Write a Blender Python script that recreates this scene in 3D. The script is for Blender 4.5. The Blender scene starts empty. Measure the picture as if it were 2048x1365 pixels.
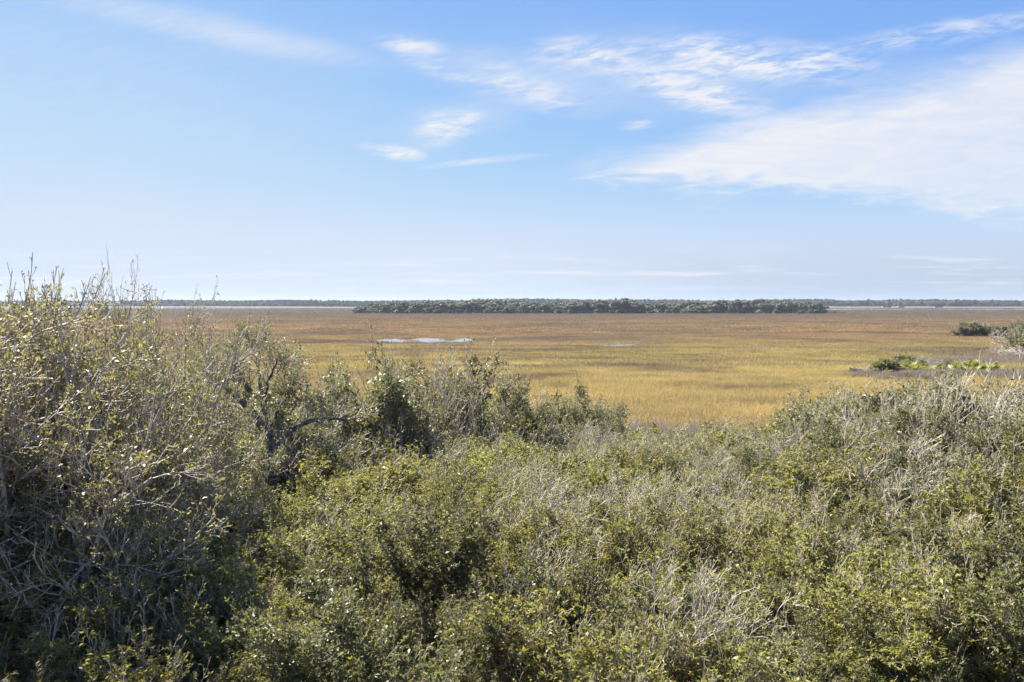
import bpy, math
import numpy as np

scene = bpy.context.scene
COL = scene.collection
RAD = math.radians
H = 9.0            # eye height above the marsh (an upper-floor balcony)
F = 1607.0         # focal length in pixels of the 2048 px wide photograph
SUN_AZ, SUN_EL = 50.0, 47.0     # sun stands 50 degrees to the left of the view direction (+Y)

# ------------------------------------------------------------------ camera
cam_data = bpy.data.cameras.new('camera')
cam = bpy.data.objects.new('camera', cam_data)
COL.objects.link(cam)
cam.location = (0, 0, H)
cam.rotation_euler = (RAD(90 - 2.58), 0, 0)
cam_data.sensor_width = 36.0
cam_data.lens = 36.0 * F / 2048.0
cam_data.clip_start = 0.1
cam_data.clip_end = 60000
scene.camera = cam

# ------------------------------------------------------------------ view
scene.view_settings.view_transform = 'Standard'
scene.view_settings.look = 'None'
scene.view_settings.gamma = 1.0
scene.view_settings.use_curve_mapping = False
EXPOSURE = 1.92
scene.view_settings.exposure = EXPOSURE
scene.cycles.max_bounces = 8
scene.cycles.diffuse_bounces = 5
scene.cycles.glossy_bounces = 2
scene.cycles.transmission_bounces = 4
scene.cycles.volume_bounces = 0
scene.cycles.use_denoising = True
scene.cycles.denoising_input_passes = 'RGB_ALBEDO_NORMAL'

# ------------------------------------------------------------------ node helper
class NT:
    """Small wrapper that chains shader nodes."""
    def __init__(self, tree):
        self.t = tree
    def n(self, typ, **kw):
        nd = self.t.nodes.new(typ)
        for k, v in kw.items():
            setattr(nd, k, v)
        return nd
    def put(self, sock, v):
        if v is None:
            return
        if hasattr(v, 'is_linked') or hasattr(v, 'links'):
            self.t.links.new(v, sock)
        else:
            sock.default_value = v
    def m(self, op, a, b=None, c=None, clamp=False):
        nd = self.n('ShaderNodeMath', operation=op, use_clamp=clamp)
        for i, v in enumerate((a, b, c)):
            self.put(nd.inputs[i], v)
        return nd.outputs[0]
    def smooth(self, v, lo, hi, a=0.0, b=1.0):
        nd = self.n('ShaderNodeMapRange', interpolation_type='SMOOTHSTEP')
        self.put(nd.inputs['Value'], v)
        nd.inputs['From Min'].default_value = lo
        nd.inputs['From Max'].default_value = hi
        nd.inputs['To Min'].default_value = a
        nd.inputs['To Max'].default_value = b
        return nd.outputs['Result']
    def noise(self, vec, scale, detail=3.0, rough=0.55, dist=0.0):
        nd = self.n('ShaderNodeTexNoise')
        self.put(nd.inputs['Vector'], vec)
        nd.inputs['Scale'].default_value = scale
        nd.inputs['Detail'].default_value = detail
        nd.inputs['Roughness'].default_value = rough
        nd.inputs['Distortion'].default_value = dist
        return nd.outputs['Fac']
    def comb(self, x, y, z=0.0):
        nd = self.n('ShaderNodeCombineXYZ')
        for i, v in enumerate((x, y, z)):
            self.put(nd.inputs[i], v)
        return nd.outputs[0]
    def sep(self, v):
        nd = self.n('ShaderNodeSeparateXYZ')
        self.put(nd.inputs[0], v)
        return nd.outputs
    def mix(self, f, a, b, blend='MIX'):
        nd = self.n('ShaderNodeMix', data_type='RGBA', blend_type=blend)
        self.put(nd.inputs[0], f)
        for s, v in ((nd.inputs[6], a), (nd.inputs[7], b)):
            if isinstance(v, (tuple, list)):
                s.default_value = (*v[:3], 1.0)
            else:
                self.put(s, v)
        return nd.outputs[2]
    def ramp(self, f, stops, interp='LINEAR'):
        nd = self.n('ShaderNodeValToRGB')
        cr = nd.color_ramp
        cr.interpolation = interp
        while len(cr.elements) > 1:
            cr.elements.remove(cr.elements[-1])
        cr.elements[0].position = stops[0][0]
        cr.elements[0].color = (*stops[0][1], 1)
        for p, c in stops[1:]:
            e = cr.elements.new(p)
            e.color = (*c, 1)
        self.put(nd.inputs[0], f)
        return nd.outputs[0]

# ------------------------------------------------------------------ world: clear winter sky with cirrus
world = bpy.data.worlds.new('World')
scene.world = world
world.use_nodes = True
wt = world.node_tree
wt.nodes.clear()
W = NT(wt)
sky = W.n('ShaderNodeTexSky', sky_type='NISHITA')
sky.sun_disc = False
sky.sun_elevation = RAD(SUN_EL)
sky.sun_rotation = RAD(-SUN_AZ)
sky.altitude = 0
sky.air_density = 0.7
sky.dust_density = 0.0
sky.ozone_density = 6.0
tc = W.n('ShaderNodeTexCoord')
dx, dy, dz = W.sep(tc.outputs['Generated'])
# cloud layer: horizontal sheet far overhead, addressed by where the view ray pierces it
zc = W.m('MAXIMUM', dz, 0.012)
yc = W.m('MAXIMUM', dy, 0.05)
X = W.m('DIVIDE', dx, yc)                       # tangent of the bearing
Z = W.m('DIVIDE', dz, yc)                       # tangent of the height
front = W.smooth(dy, 0.12, 0.3)
u = W.m('DIVIDE', dx, zc)
v = W.m('DIVIDE', dy, zc)
warp = W.noise(W.comb(W.m('MULTIPLY', X, 3.0), W.m('MULTIPLY', Z, 9.0)), 1.6, 4, 0.55)
warpc = W.m('SUBTRACT', warp, 0.5)
fine = W.noise(W.comb(W.m('MULTIPLY', W.m('ADD', X, W.m('MULTIPLY', Z, 1.2)), 5.0), W.m('MULTIPLY', W.m('SUBTRACT', Z, W.m('MULTIPLY', X, 0.10)), 26.0), 3.1), 2.2, 7, 0.62, 0.9)
fine2 = W.noise(W.comb(W.m('MULTIPLY', X, 14.0), W.m('MULTIPLY', W.m('SUBTRACT', Z, W.m('MULTIPLY', X, 0.25)), 60.0), 7.7), 1.6, 6, 0.65, 0.6)

def blob(px, py, rx, ry, ang, warp_amt=0.6):
    """soft elongated patch of cirrus, centre and radii given as bearings (photo pixels -> tangents)"""
    cx, cz = (px - 1024) / F, (610 - py) / F
    a = RAD(ang)
    ex = W.m('SUBTRACT', X, cx)
    ez = W.m('SUBTRACT', Z, cz)
    p = W.m('ADD', W.m('MULTIPLY', ex, math.cos(a)), W.m('MULTIPLY', ez, math.sin(a)))
    q = W.m('SUBTRACT', W.m('MULTIPLY', ez, math.cos(a)), W.m('MULTIPLY', ex, math.sin(a)))
    p = W.m('DIVIDE', p, rx / F)
    q = W.m('ADD', W.m('DIVIDE', q, ry / F), W.m('MULTIPLY', warpc, 2.2 * warp_amt))
    r = W.m('SQRT', W.m('ADD', W.m('MULTIPLY', p, p), W.m('MULTIPLY', q, q)))
    return W.smooth(r, 0.15, 1.15, 1.0, 0.0)

def addall(lst):
    s = lst[0]
    for k in lst[1:]:
        s = W.m('ADD', s, k)
    return s

fib = W.smooth(fine, 0.40, 0.63)
fib2 = W.smooth(fine2, 0.40, 0.63)
fibm = W.m('ADD', W.m('MULTIPLY', fib, 0.65), W.m('MULTIPLY', fib2, 0.45))
wisps = addall([
    W.m('MULTIPLY', blob(1500, 128, 300, 50, -4), 0.95),
    W.m('MULTIPLY', blob(1380, 190, 190, 42, -12), 0.95),
    W.m('MULTIPLY', blob(1165, 118, 140, 42, -6), 0.75),
    W.m('MULTIPLY', blob(1060, 190, 150, 40, -18), 0.55),
    W.m('MULTIPLY', blob(900, 255, 85, 42, 22), 0.85),
    W.m('MULTIPLY', blob(790, 306, 75, 18, -8), 1.1),
    W.m('MULTIPLY', blob(1275, 255, 45, 12, 6), 0.8),
    W.m('MULTIPLY', blob(830, 105, 85, 26, -8), 0.6),
    W.m('MULTIPLY', blob(890, 155, 110, 16, -18), 0.5),
    W.m('MULTIPLY', blob(960, 326, 150, 9, 6, .2), 0.55),
    W.m('MULTIPLY', blob(1850, 78, 330, 30, 9, .3), 0.65),
    W.m('MULTIPLY', blob(1965, 420, 75, 13, 8, .3), 0.9),
])
wisps = W.m('MULTIPLY', wisps, W.m('MULTIPLY', fibm, 1.25))
veil = addall([
    W.m('MULTIPLY', blob(380, 55, 420, 36, -11, .3), 0.34),
    W.m('MULTIPLY', blob(560, 105, 260, 34, -9, .3), 0.22),
    W.m('MULTIPLY', blob(20, 8, 110, 6, 9, 0.0), 0.7),
    W.m('MULTIPLY', blob(150, 180, 850, 260, -6, .5), 0.22),
    W.m('MULTIPLY', blob(1900, 170, 260, 70, 3, .4), 0.35),
    W.m('MULTIPLY', blob(1320, 150, 420, 110, -4, .4), 0.30),
    W.m('MULTIPLY', blob(1000, 150, 330, 60, -14, .6), 0.28),
    W.m('MULTIPLY', blob(930, 240, 170, 60, 14, .6), 0.28),
])
veil = W.m('MULTIPLY', veil, W.smooth(fine2, 0.15, 0.75, 0.55, 1.1))
# the long wedge of cirrostratus: lies between two edges that meet at its tip
ex = W.m('SUBTRACT', X, (1120 - 1024) / F)
ez = W.m('SUBTRACT', Z, (610 - 345) / F)
up_edge = W.m('SUBTRACT', W.m('ADD', W.m('MULTIPLY', ex, 0.272), 0.012), ez)      # >0 below the upper edge
lo_edge = W.m('SUBTRACT', ez, W.m('ADD', W.m('MULTIPLY', ex, -0.085), -0.010))    # >0 above the lower edge
wn = W.m('MULTIPLY', warpc, 0.055)
wn2 = W.m('MULTIPLY', W.m('SUBTRACT', fine, 0.5), 0.075)
up_m = W.smooth(W.m('ADD', up_edge, W.m('ADD', wn, W.m('MULTIPLY', wn2, 0.35))), -0.004, 0.052)
lo_m = W.smooth(W.m('ADD', lo_edge, W.m('SUBTRACT', wn2, wn)), -0.010, 0.030)
tip = W.smooth(ex, -0.02, 0.05)
fade = W.smooth(W.m('ADD', ex, W.m('MULTIPLY', ez, -2.4)), 0.02, 0.60, 1.0, 0.70)   # thinner towards its trailing lower side
wedge = W.m('MULTIPLY', W.m('MULTIPLY', up_m, lo_m), W.m('MULTIPLY', tip, fade))
wedge = W.m('MULTIPLY', wedge, W.smooth(fine, 0.2, 0.75, 0.78, 1.08))
# faint streaky bands low over the horizon
low = W.noise(W.comb(W.m('MULTIPLY', X, 3.0), W.m('MULTIPLY', Z, 55.0), 1.3), 2.0, 5, 0.6, 0.3)
lowm = W.m('MULTIPLY', W.smooth(low, 0.50, 0.72), W.m('MULTIPLY', W.smooth(Z, 0.012, 0.03), W.smooth(Z, 0.045, 0.075, 1.0, 0.0)))
lowm = W.m('MULTIPLY', lowm, 0.75)
# thin cirrus goes on over the rest of the sky
rest = W.noise(W.comb(u, W.m('MULTIPLY', v, 2.0), 4.0), 0.5, 6, 0.6, 0.5)
restm = W.m('MULTIPLY', W.m('MULTIPLY', W.smooth(rest, 0.52, 0.8), W.smooth(dz, 0.05, 0.25)), W.m('MULTIPLY', W.m('SUBTRACT', 1.0, front), 0.4))
cl = W.m('MAXIMUM', W.m('MULTIPLY', W.m('ADD', wisps, veil), 0.85), W.m('MULTIPLY', wedge, 0.98))
cl = W.m('ADD', W.m('MULTIPLY', W.m('ADD', cl, lowm), front), restm, clamp=True)
cl = W.m('MINIMUM', cl, 0.93)
# soft shoulder on the sky's range: a tone curve in the colour brings bright horizon and deep zenith closer
sr = W.n('ShaderNodeSeparateColor')
W.put(sr.inputs[0], sky.outputs[0])
GAIN = 1.0 / (0.10 * 2 ** EXPOSURE)
def shoulder(c, g, h, top):
    c = W.m('MULTIPLY', c, 0.122)
    c = W.m('DIVIDE', W.m('MULTIPLY', c, g), W.m('ADD', W.m('MULTIPLY', c, h), 1.0))
    return W.m('MULTIPLY', W.m('SMOOTH_MIN', c, top, 0.22), GAIN)
cc = W.n('ShaderNodeCombineColor')
for i_, (g_, h_, t_) in enumerate(((2.05, .50, .69), (2.74, 1.90, .785), (6.6, 4.9, .94))):
    W.put(cc.inputs[i_], shoulder(sr.outputs[i_], g_, h_, t_))
skyc = cc.outputs[0]
bank = W.m('MULTIPLY', W.smooth(Z, 0.02, 0.11, 1.0, 0.0), W.smooth(W.m('ADD', X, W.m('MULTIPLY', warpc, 0.5)), -0.15, 0.5))
skyc = W.mix(W.m('MULTIPLY', bank, 0.75), skyc, (0.47 * GAIN, 0.58 * GAIN, 0.73 * GAIN))   # grey-blue cloud bank low over the woods
col = W.mix(cl, skyc, (0.88 * GAIN, 0.89 * GAIN, 0.93 * GAIN))
bg = W.n('ShaderNodeBackground')
bg.inputs['Strength'].default_value = 0.10
W.put(bg.inputs['Color'], col)
wo = W.n('ShaderNodeOutputWorld')
wt.links.new(bg.outputs[0], wo.inputs[0])

# ------------------------------------------------------------------ sun
sun_data = bpy.data.lights.new('sun', 'SUN')
sun_data.energy = 5.0
sun_data.angle = RAD(0.53)
sun_data.color = (1.0, 0.945, 0.86)
sun = bpy.data.objects.new('sun', sun_data)
COL.objects.link(sun)
sun.rotation_euler = (RAD(90 - SUN_EL), 0, RAD(180 + SUN_AZ))   # shines from ahead-left down to the right and towards us
sun.location = (-30, 30, 60)

# ------------------------------------------------------------------ geometry helpers
def norm(a):
    return a / np.maximum(np.linalg.norm(a, axis=-1, keepdims=True), 1e-9)

def mesh_quads(name, verts, faces, smooth=False):
    """fast mesh from an (n,3) vertex array and an (m,3|4) face array (or list of such arrays)"""
    if not isinstance(faces, list):
        faces = [faces]
    faces = [f for f in faces if len(f)]
    me = bpy.data.meshes.new(name)
    nl = sum(f.size for f in faces)
    npoly = sum(len(f) for f in faces)
    me.vertices.add(len(verts))
    me.vertices.foreach_set('co', np.ascontiguousarray(verts, dtype=np.float32).ravel())
    me.loops.add(nl)
    me.loops.foreach_set('vertex_index', np.concatenate([f.ravel() for f in faces]).astype(np.int32))
    me.polygons.add(npoly)
    tot = np.concatenate([np.full(len(f), f.shape[1]) for f in faces])
    start = np.concatenate([[0], np.cumsum(tot)[:-1]])
    me.polygons.foreach_set('loop_start', start.astype(np.int32))
    me.polygons.foreach_set('loop_total', tot.astype(np.int32))
    if smooth:
        me.polygons.foreach_set('use_smooth', np.ones(npoly, dtype=bool))
    me.update(calc_edges=True)
    return me

def new_obj(name, data, parent=None, mat=None, **props):
    o = bpy.data.objects.new(name, data)
    COL.objects.link(o)
    if parent is not None:
        o.parent = parent
    if mat is not None and data is not None:
        if len(data.materials) == 0:
            data.materials.append(mat)
    for k, val in props.items():
        o[k] = val
    return o

def root(name, loc, rz, scale, label, cat, group=None):
    o = bpy.data.objects.new(name, None)
    COL.objects.link(o)
    o.empty_display_size = 0.3
    o.location = loc
    o.rotation_euler = (0, 0, rz)
    o.scale = scale if isinstance(scale, (tuple, list)) else (scale, scale, scale)
    o['label'] = label
    o['category'] = cat
    if group:
        o['group'] = group
    return o

def tubes(P, R, sides):
    """tapered tubes along N polylines P (N,K,3) with radii R (N,K)"""
    N, K, _ = P.shape
    T = norm(np.gradient(P, axis=1))
    ref = np.where(np.abs(T[..., 2:3]) > 0.9, np.array([1., 0, 0]), np.array([0, 0, 1.]))
    U = norm(np.cross(T, ref))
    V = np.cross(T, U)
    a = np.arange(sides) * 2 * math.pi / sides
    ring = (U[:, :, None, :] * np.cos(a)[None, None, :, None] + V[:, :, None, :] * np.sin(a)[None, None, :, None])
    vv = P[:, :, None, :] + ring * R[:, :, None, None]
    base = (np.arange(N) * K * sides)[:, None, None] + (np.arange(K - 1) * sides)[None, :, None]
    s = np.arange(sides)[None, None, :]
    s2 = (np.arange(sides)[None, None, :] + 1) % sides
    f = np.stack([base + s, base + s2, base + s2 + sides, base + s + sides], axis=-1).reshape(-1, 4)
    return vv.reshape(-1, 3), f

def join(parts):
    vs, fs, off = [], [], 0
    for vv, f in parts:
        vs.append(vv)
        fs.append(f + off)
        off += len(vv)
    return np.concatenate(vs), np.concatenate(fs)

def grow(P, R, n, t0, t1, ang, length, K, rng, up=0.1, wob=0.15, rfac=0.6, rtip=0.5, rmin=0.003, taper_len=0.45):
    """n side branches on each of the polylines"""
    N, Kp, _ = P.shape
    idx = np.repeat(np.arange(N), n)
    j = np.tile(np.arange(n), N)
    t = t0 + (t1 - t0) * (j + rng.random(N * n)) / n
    f = t * (Kp - 1)
    i = np.minimum(f.astype(int), Kp - 2)
    fr = (f - i)[:, None]
    pos = P[idx, i] * (1 - fr) + P[idx, i + 1] * fr
    T = norm(P[idx, i + 1] - P[idx, i])
    r = R[idx, i] * (1 - fr[:, 0]) + R[idx, i + 1] * fr[:, 0]
    ref = np.where(np.abs(T[:, 2:3]) > 0.9, np.array([1., 0, 0]), np.array([0, 0, 1.]))
    U = norm(np.cross(T, ref))
    V = np.cross(T, U)
    phi = j * 2.39996 + np.repeat(rng.random(N) * 6.28, n) + rng.normal(0, .5, N * n)
    a = np.radians(rng.uniform(ang[0], ang[1], N * n))
    d = T * np.cos(a)[:, None] + (U * np.cos(phi)[:, None] + V * np.sin(phi)[:, None]) * np.sin(a)[:, None]
    d[:, 2] += up
    d = norm(d)
    L = length * rng.uniform(.6, 1.35, N * n) * (1 - taper_len * t)
    return walk(pos, d, L, np.maximum(r * rfac, rmin), K, rng, up, wob, rtip, rmin)

def walk(pos, d, L, r, K, rng, up, wob, rtip, rmin):
    M = len(pos)
    out = np.zeros((M, K, 3))
    out[:, 0] = pos
    for k in range(1, K):
        d = norm(d + rng.normal(0, wob, (M, 3)) + np.array([0, 0, up * 0.5]))
        out[:, k] = out[:, k - 1] + d * (L / (K - 1))[:, None]
    rr = np.maximum(r[:, None] * np.linspace(1, rtip, K)[None, :], rmin * 0.8)
    return out, rr

def leaves_on(P, n, t0, size, rng, asp=0.45, spread=55, upn=0.7, curl=0.12):
    """n folded leaf blades along each polyline"""
    N, K, _ = P.shape
    idx = np.repeat(np.arange(N), n)
    t = rng.uniform(t0, 1.0, N * n)
    f = t * (K - 1)
    i = np.minimum(f.astype(int), K - 2)
    fr = (f - i)[:, None]
    pos = P[idx, i] * (1 - fr) + P[idx, i + 1] * fr
    T = norm(P[idx, i + 1] - P[idx, i])
    rnd = norm(rng.normal(0, 1, (N * n, 3)))
    side = norm(rnd - T * np.sum(rnd * T, -1, keepdims=True))
    a = np.radians(rng.normal(spread, 18, N * n))[:, None]
    d = norm(T * np.cos(a) + side * np.sin(a))
    nr = norm(np.array([0, 0, 1.]) * upn + rng.normal(0, .6, (N * n, 3)))
    s = norm(np.cross(d, nr))
    nn = np.cross(s, d)
    L = (size * rng.uniform(.6, 1.35, N * n))[:, None]
    w = L * asp * 0.5
    base = pos
    mid = pos + d * L * 0.5
    tip = pos + d * L - nn * L * curl
    lv = mid + s * w + nn * w * 0.45
    rv = mid - s * w + nn * w * 0.45
    vv = np.stack([base, lv, tip, rv], axis=1).reshape(-1, 3)
    q = np.arange(N * n * 4).reshape(-1, 4)
    return vv, q

# ------------------------------------------------------------------ materials
def new_mat(name):
    m = bpy.data.materials.new(name)
    m.use_nodes = True
    m.node_tree.nodes.clear()
    return m, NT(m.node_tree)

def finish(m, T, shader):
    o = T.n('ShaderNodeOutputMaterial')
    m.node_tree.links.new(shader, o.inputs['Surface'])

def leaf_mat(name, stops, rough=0.46, spec=0.32, transl=0.28, tcol=(0.20, 0.22, 0.03), plant_var=0.25):
    m, T = new_mat(name)
    geo = T.n('ShaderNodeNewGeometry')
    info = T.n('ShaderNodeObjectInfo')
    c = T.ramp(geo.outputs['Random Per Island'], stops)
    hs = T.n('ShaderNodeHueSaturation')
    T.put(hs.inputs['Color'], c)
    T.put(hs.inputs['Value'], T.m('ADD', T.m('MULTIPLY', info.outputs['Random'], plant_var * 2), 1 - plant_var))
    T.put(hs.inputs['Hue'], T.m('ADD', T.m('MULTIPLY', info.outputs['Random'], 0.03), 0.485))
    c = hs.outputs[0]
    # the underside of the blade is paler and duller
    under = T.mix(0.45, c, (0.20, 0.20, 0.12))
    c2 = T.mix(geo.outputs['Backfacing'], c, under)
    p = T.n('ShaderNodeBsdfPrincipled')
    T.put(p.inputs['Base Color'], c2)
    p.inputs['Roughness'].default_value = rough
    p.inputs['Specular IOR Level'].default_value = spec
    tr = T.n('ShaderNodeBsdfTranslucent')
    T.put(tr.inputs['Color'], T.mix(0.6, c, tcol))
    mx = T.n('ShaderNodeMixShader')
    mx.inputs[0].default_value = transl
    m.node_tree.links.new(p.outputs[0], mx.inputs[1])
    m.node_tree.links.new(tr.outputs[0], mx.inputs[2])
    finish(m, T, mx.outputs[0])
    return m

def bark_mat(name, a, b, scale=18.0, rough=0.8, bump=0.0):
    m, T = new_mat(name)
    tcn = T.n('ShaderNodeTexCoord')
    nz = T.noise(tcn.outputs['Object'], scale, 4, 0.6)
    c = T.mix(T.smooth(nz, 0.35, 0.68), a, b)
    p = T.n('ShaderNodeBsdfPrincipled')
    T.put(p.inputs['Base Color'], c)
    p.inputs['Roughness'].default_value = rough
    if bump:
        bp = T.n('ShaderNodeBump')
        bp.inputs['Strength'].default_value = bump
        bp.inputs['Distance'].default_value = 0.02
        T.put(bp.inputs['Height'], T.noise(tcn.outputs['Object'], scale * 2.5, 5, 0.65))
        m.node_tree.links.new(bp.outputs[0], p.inputs['Normal'])
    finish(m, T, p.outputs[0])
    return m

M = {}
M['thicket_leaf'] = leaf_mat('thicket_leaf', [(0, (.090, .102, .030)), (.35, (.145, .155, .045)), (.7, (.20, .20, .06)), (.93, (.27, .24, .085)), (1, (.30, .17, .06))], transl=0.46, tcol=(.40, .37, .04))
M['oak_leaf'] = leaf_mat('oak_leaf', [(0, (.045, .057, .024)), (.4, (.072, .086, .034)), (.75, (.110, .118, .050)), (.96, (.16, .15, .065)), (1, (.22, .14, .07))], rough=0.45, transl=0.36, tcol=(.28, .28, .05))
M['broad_leaf'] = leaf_mat('broad_leaf', [(0, (.080, .092, .048)), (.4, (.125, .135, .065)), (.72, (.175, .175, .075)), (.88, (.25, .22, .06)), (.95, (.27, .17, .06)), (1, (.24, .11, .05))], rough=0.44, spec=0.55, transl=0.42, tcol=(.38, .34, .07))
M['sage_leaf'] = leaf_mat('sage_leaf', [(0, (.085, .098, .050)), (.4, (.130, .140, .068)), (.75, (.18, .182, .095)), (.96, (.23, .21, .11)), (1, (.27, .19, .10))], rough=0.46, spec=0.45, transl=0.36, tcol=(.30, .29, .08))
M['yellow_leaf'] = leaf_mat('yellow_leaf', [(0, (.13, .15, .04)), (.5, (.20, .21, .06)), (1, (.30, .27, .09))], transl=0.3)
M['far_oak'] = leaf_mat('far_oak', [(0, (.055, .062, .034)), (.5, (.090, .096, .052)), (1, (.145, .145, .085))], rough=0.6, spec=0.25, transl=0.15, tcol=(.12, .13, .04), plant_var=0.3)
M['far_wood'] = leaf_mat('far_wood', [(0, (.040, .048, .030)), (.5, (.065, .072, .044)), (1, (.10, .10, .062))], rough=0.7, spec=0.2, transl=0.1, tcol=(.08, .09, .03), plant_var=0.3)
M['palm_leaf'] = leaf_mat('palm_leaf', [(0, (.075, .085, .035)), (1, (.15, .15, .07))], rough=0.5, transl=0.15, plant_var=0.2)
M['palmetto'] = leaf_mat('palmetto_frond', [(0, (.13, .145, .04)), (.6, (.21, .22, .06)), (1, (.30, .27, .10))], rough=0.4, transl=0.3, tcol=(.35, .36, .04), plant_var=0.25)
M['twig'] = bark_mat('twig_bark', (.20, .165, .125), (.34, .29, .23), 9)
M['pale_twig'] = bark_mat('pale_twig_bark', (.29, .25, .20), (.52, .465, .39), 5)
M['limb'] = bark_mat('limb_bark', (.05, .043, .036), (.17, .155, .135), 7, 0.9, 0.6)
M['lichen_limb'] = bark_mat('lichen_limb', (.17, .15, .12), (.36, .345, .29), 8, 0.9, 0.5)
M['trunk'] = bark_mat('far_trunk', (.10, .085, .07), (.20, .18, .15), 1.2)

# ------------------------------------------------------------------ the lie of the land
def ground_z(x, y):
    """dune behind the marsh: about 3.2 m under the house, running out to the marsh at y = 46"""
    x = np.asarray(x, float); y = np.asarray(y, float)
    edge = 46 + 2.0 * np.sin(x * 0.21) + 1.3 * np.sin(x * 0.53 + 1)
    t = np.clip((edge - y) / 34.0, 0, 1)
    z = 3.2 * t * t * (3 - 2 * t)
    bump = 0.10 * np.sin(x * 1.1 + 0.4 * y) * np.sin(y * 0.9 + 1.0)
    return z + bump * np.clip(t * 3, 0, 1)

def X_(px, depth):
    return (px - 1024.0) / F * depth

def Z_(py, depth):
    return H - (py - 610.0) / F * depth

# pools in the marsh: (centre x, centre y, half width, half depth, seed)
POOLS = [(-31.0, 203, 4.0, 11.5, 1), (-20.6, 203, 4.4, 12.5, 2), (-12.6, 203, 3.7, 10.5, 3), (-26.0, 193.5, 8.5, 4.2, 9),
         (22.8, 178, 4.8, 6.0, 4), (31.0, 183, 6.0, 3.6, 10), (38.5, 372, 5.5, 13, 5), (53, 168, 4, 2.6, 6), (-205, 640, 12, 30, 7), (31, 386, 3.5, 10, 8),
         (410, 810, 12, 34, 11), (-40.5, 203, 5.0, 3.6, 12)]
def pool_r(th, seed):
    return 1 + 0.22 * np.sin(2 * th + seed * 1.7) + 0.14 * np.sin(3 * th + seed * 2.9) + 0.09 * np.sin(5 * th + seed)
def pool_depth(x, y):
    """smallest normalised radius over all pools: < 1 is open water"""
    best = np.full(np.shape(x), 9.0)
    for cx, cy, a, b, s in POOLS:
        ex, ey = (x - cx) / a, (y - cy) / b
        best = np.minimum(best, np.hypot(ex, ey) / pool_r(np.arctan2(ey, ex), s))
    return best

# ------------------------------------------------------------------ marsh colour (real zones of cordgrass, saltgrass and rush)
def marsh_colour(T):
    geo = T.n('ShaderNodeNewGeometry')
    px, py, pz = T.sep(geo.outputs['Position'])
    flat = T.comb(px, py, 0.0)
    n1 = T.noise(flat, 0.018, 4, 0.55)
    n2 = T.noise(T.comb(T.m('MULTIPLY', px, 0.6), py, 5.0), 0.05, 5, 0.65, 0.6)
    n3 = T.noise(T.comb(T.m('MULTIPLY', px, 0.5), py, 9.0), 0.16, 4, 0.6)
    dist = T.m('ADD', py, T.m('MULTIPLY', T.m('SUBTRACT', n1, 0.5), T.m('MULTIPLY', py, 0.55)))
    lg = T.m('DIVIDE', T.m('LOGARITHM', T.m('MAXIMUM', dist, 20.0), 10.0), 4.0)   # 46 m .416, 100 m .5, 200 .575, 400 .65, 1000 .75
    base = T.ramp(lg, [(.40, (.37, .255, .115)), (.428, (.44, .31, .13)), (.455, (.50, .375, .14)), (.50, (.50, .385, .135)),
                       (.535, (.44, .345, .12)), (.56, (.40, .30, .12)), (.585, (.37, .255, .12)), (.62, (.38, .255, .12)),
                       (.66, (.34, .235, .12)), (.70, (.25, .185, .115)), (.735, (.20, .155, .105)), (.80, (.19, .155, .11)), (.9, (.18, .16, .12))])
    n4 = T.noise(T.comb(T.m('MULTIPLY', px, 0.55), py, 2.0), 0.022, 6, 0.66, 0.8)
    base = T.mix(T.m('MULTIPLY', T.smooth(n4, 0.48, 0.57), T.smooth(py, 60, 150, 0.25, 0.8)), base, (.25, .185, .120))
    rush = T.smooth(n2, 0.53, 0.62)
    c = T.mix(T.m('MULTIPLY', rush, 0.7), base, (.215, .145, .095))
    green = T.m('MULTIPLY', T.smooth(n1, 0.50, 0.66), T.m('MULTIPLY', T.smooth(py, 85, 120), T.smooth(py, 160, 220, 1, 0)))
    c = T.mix(T.m('MULTIPLY', green, 0.45), c, (.36, .32, .085))
    c = T.mix(1.0, c, T.ramp(n3, [(.25, (.66, .65, .65)), (.5, (.98, .98, .98)), (.75, (1.25, 1.23, 1.15))]), 'MULTIPLY')
    return c, px, py

m, T = new_mat('marsh_ground')
mc, gx, gy = marsh_colour(T)
soil_n = T.noise(T.comb(gx, gy), 1.3, 5, 0.65)
soil = T.ramp(soil_n, [(.3, (.040, .031, .022)), (.5, (.085, .064, .044)), (.62, (.14, .11, .078)), (.72, (.08, .06, .04))])
edge_n = T.noise(T.comb(gx, gy), 0.25, 3, 0.6)
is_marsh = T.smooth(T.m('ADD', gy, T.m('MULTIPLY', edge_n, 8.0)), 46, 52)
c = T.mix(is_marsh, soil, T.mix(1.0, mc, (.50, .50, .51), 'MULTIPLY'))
p = T.n('ShaderNodeBsdfPrincipled')
T.put(p.inputs['Base Color'], c)
p.inputs['Roughness'].default_value = 0.95
p.inputs['Specular IOR Level'].default_value = 0.1
finish(m, T, p.outputs[0])
M['ground'] = m

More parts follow.
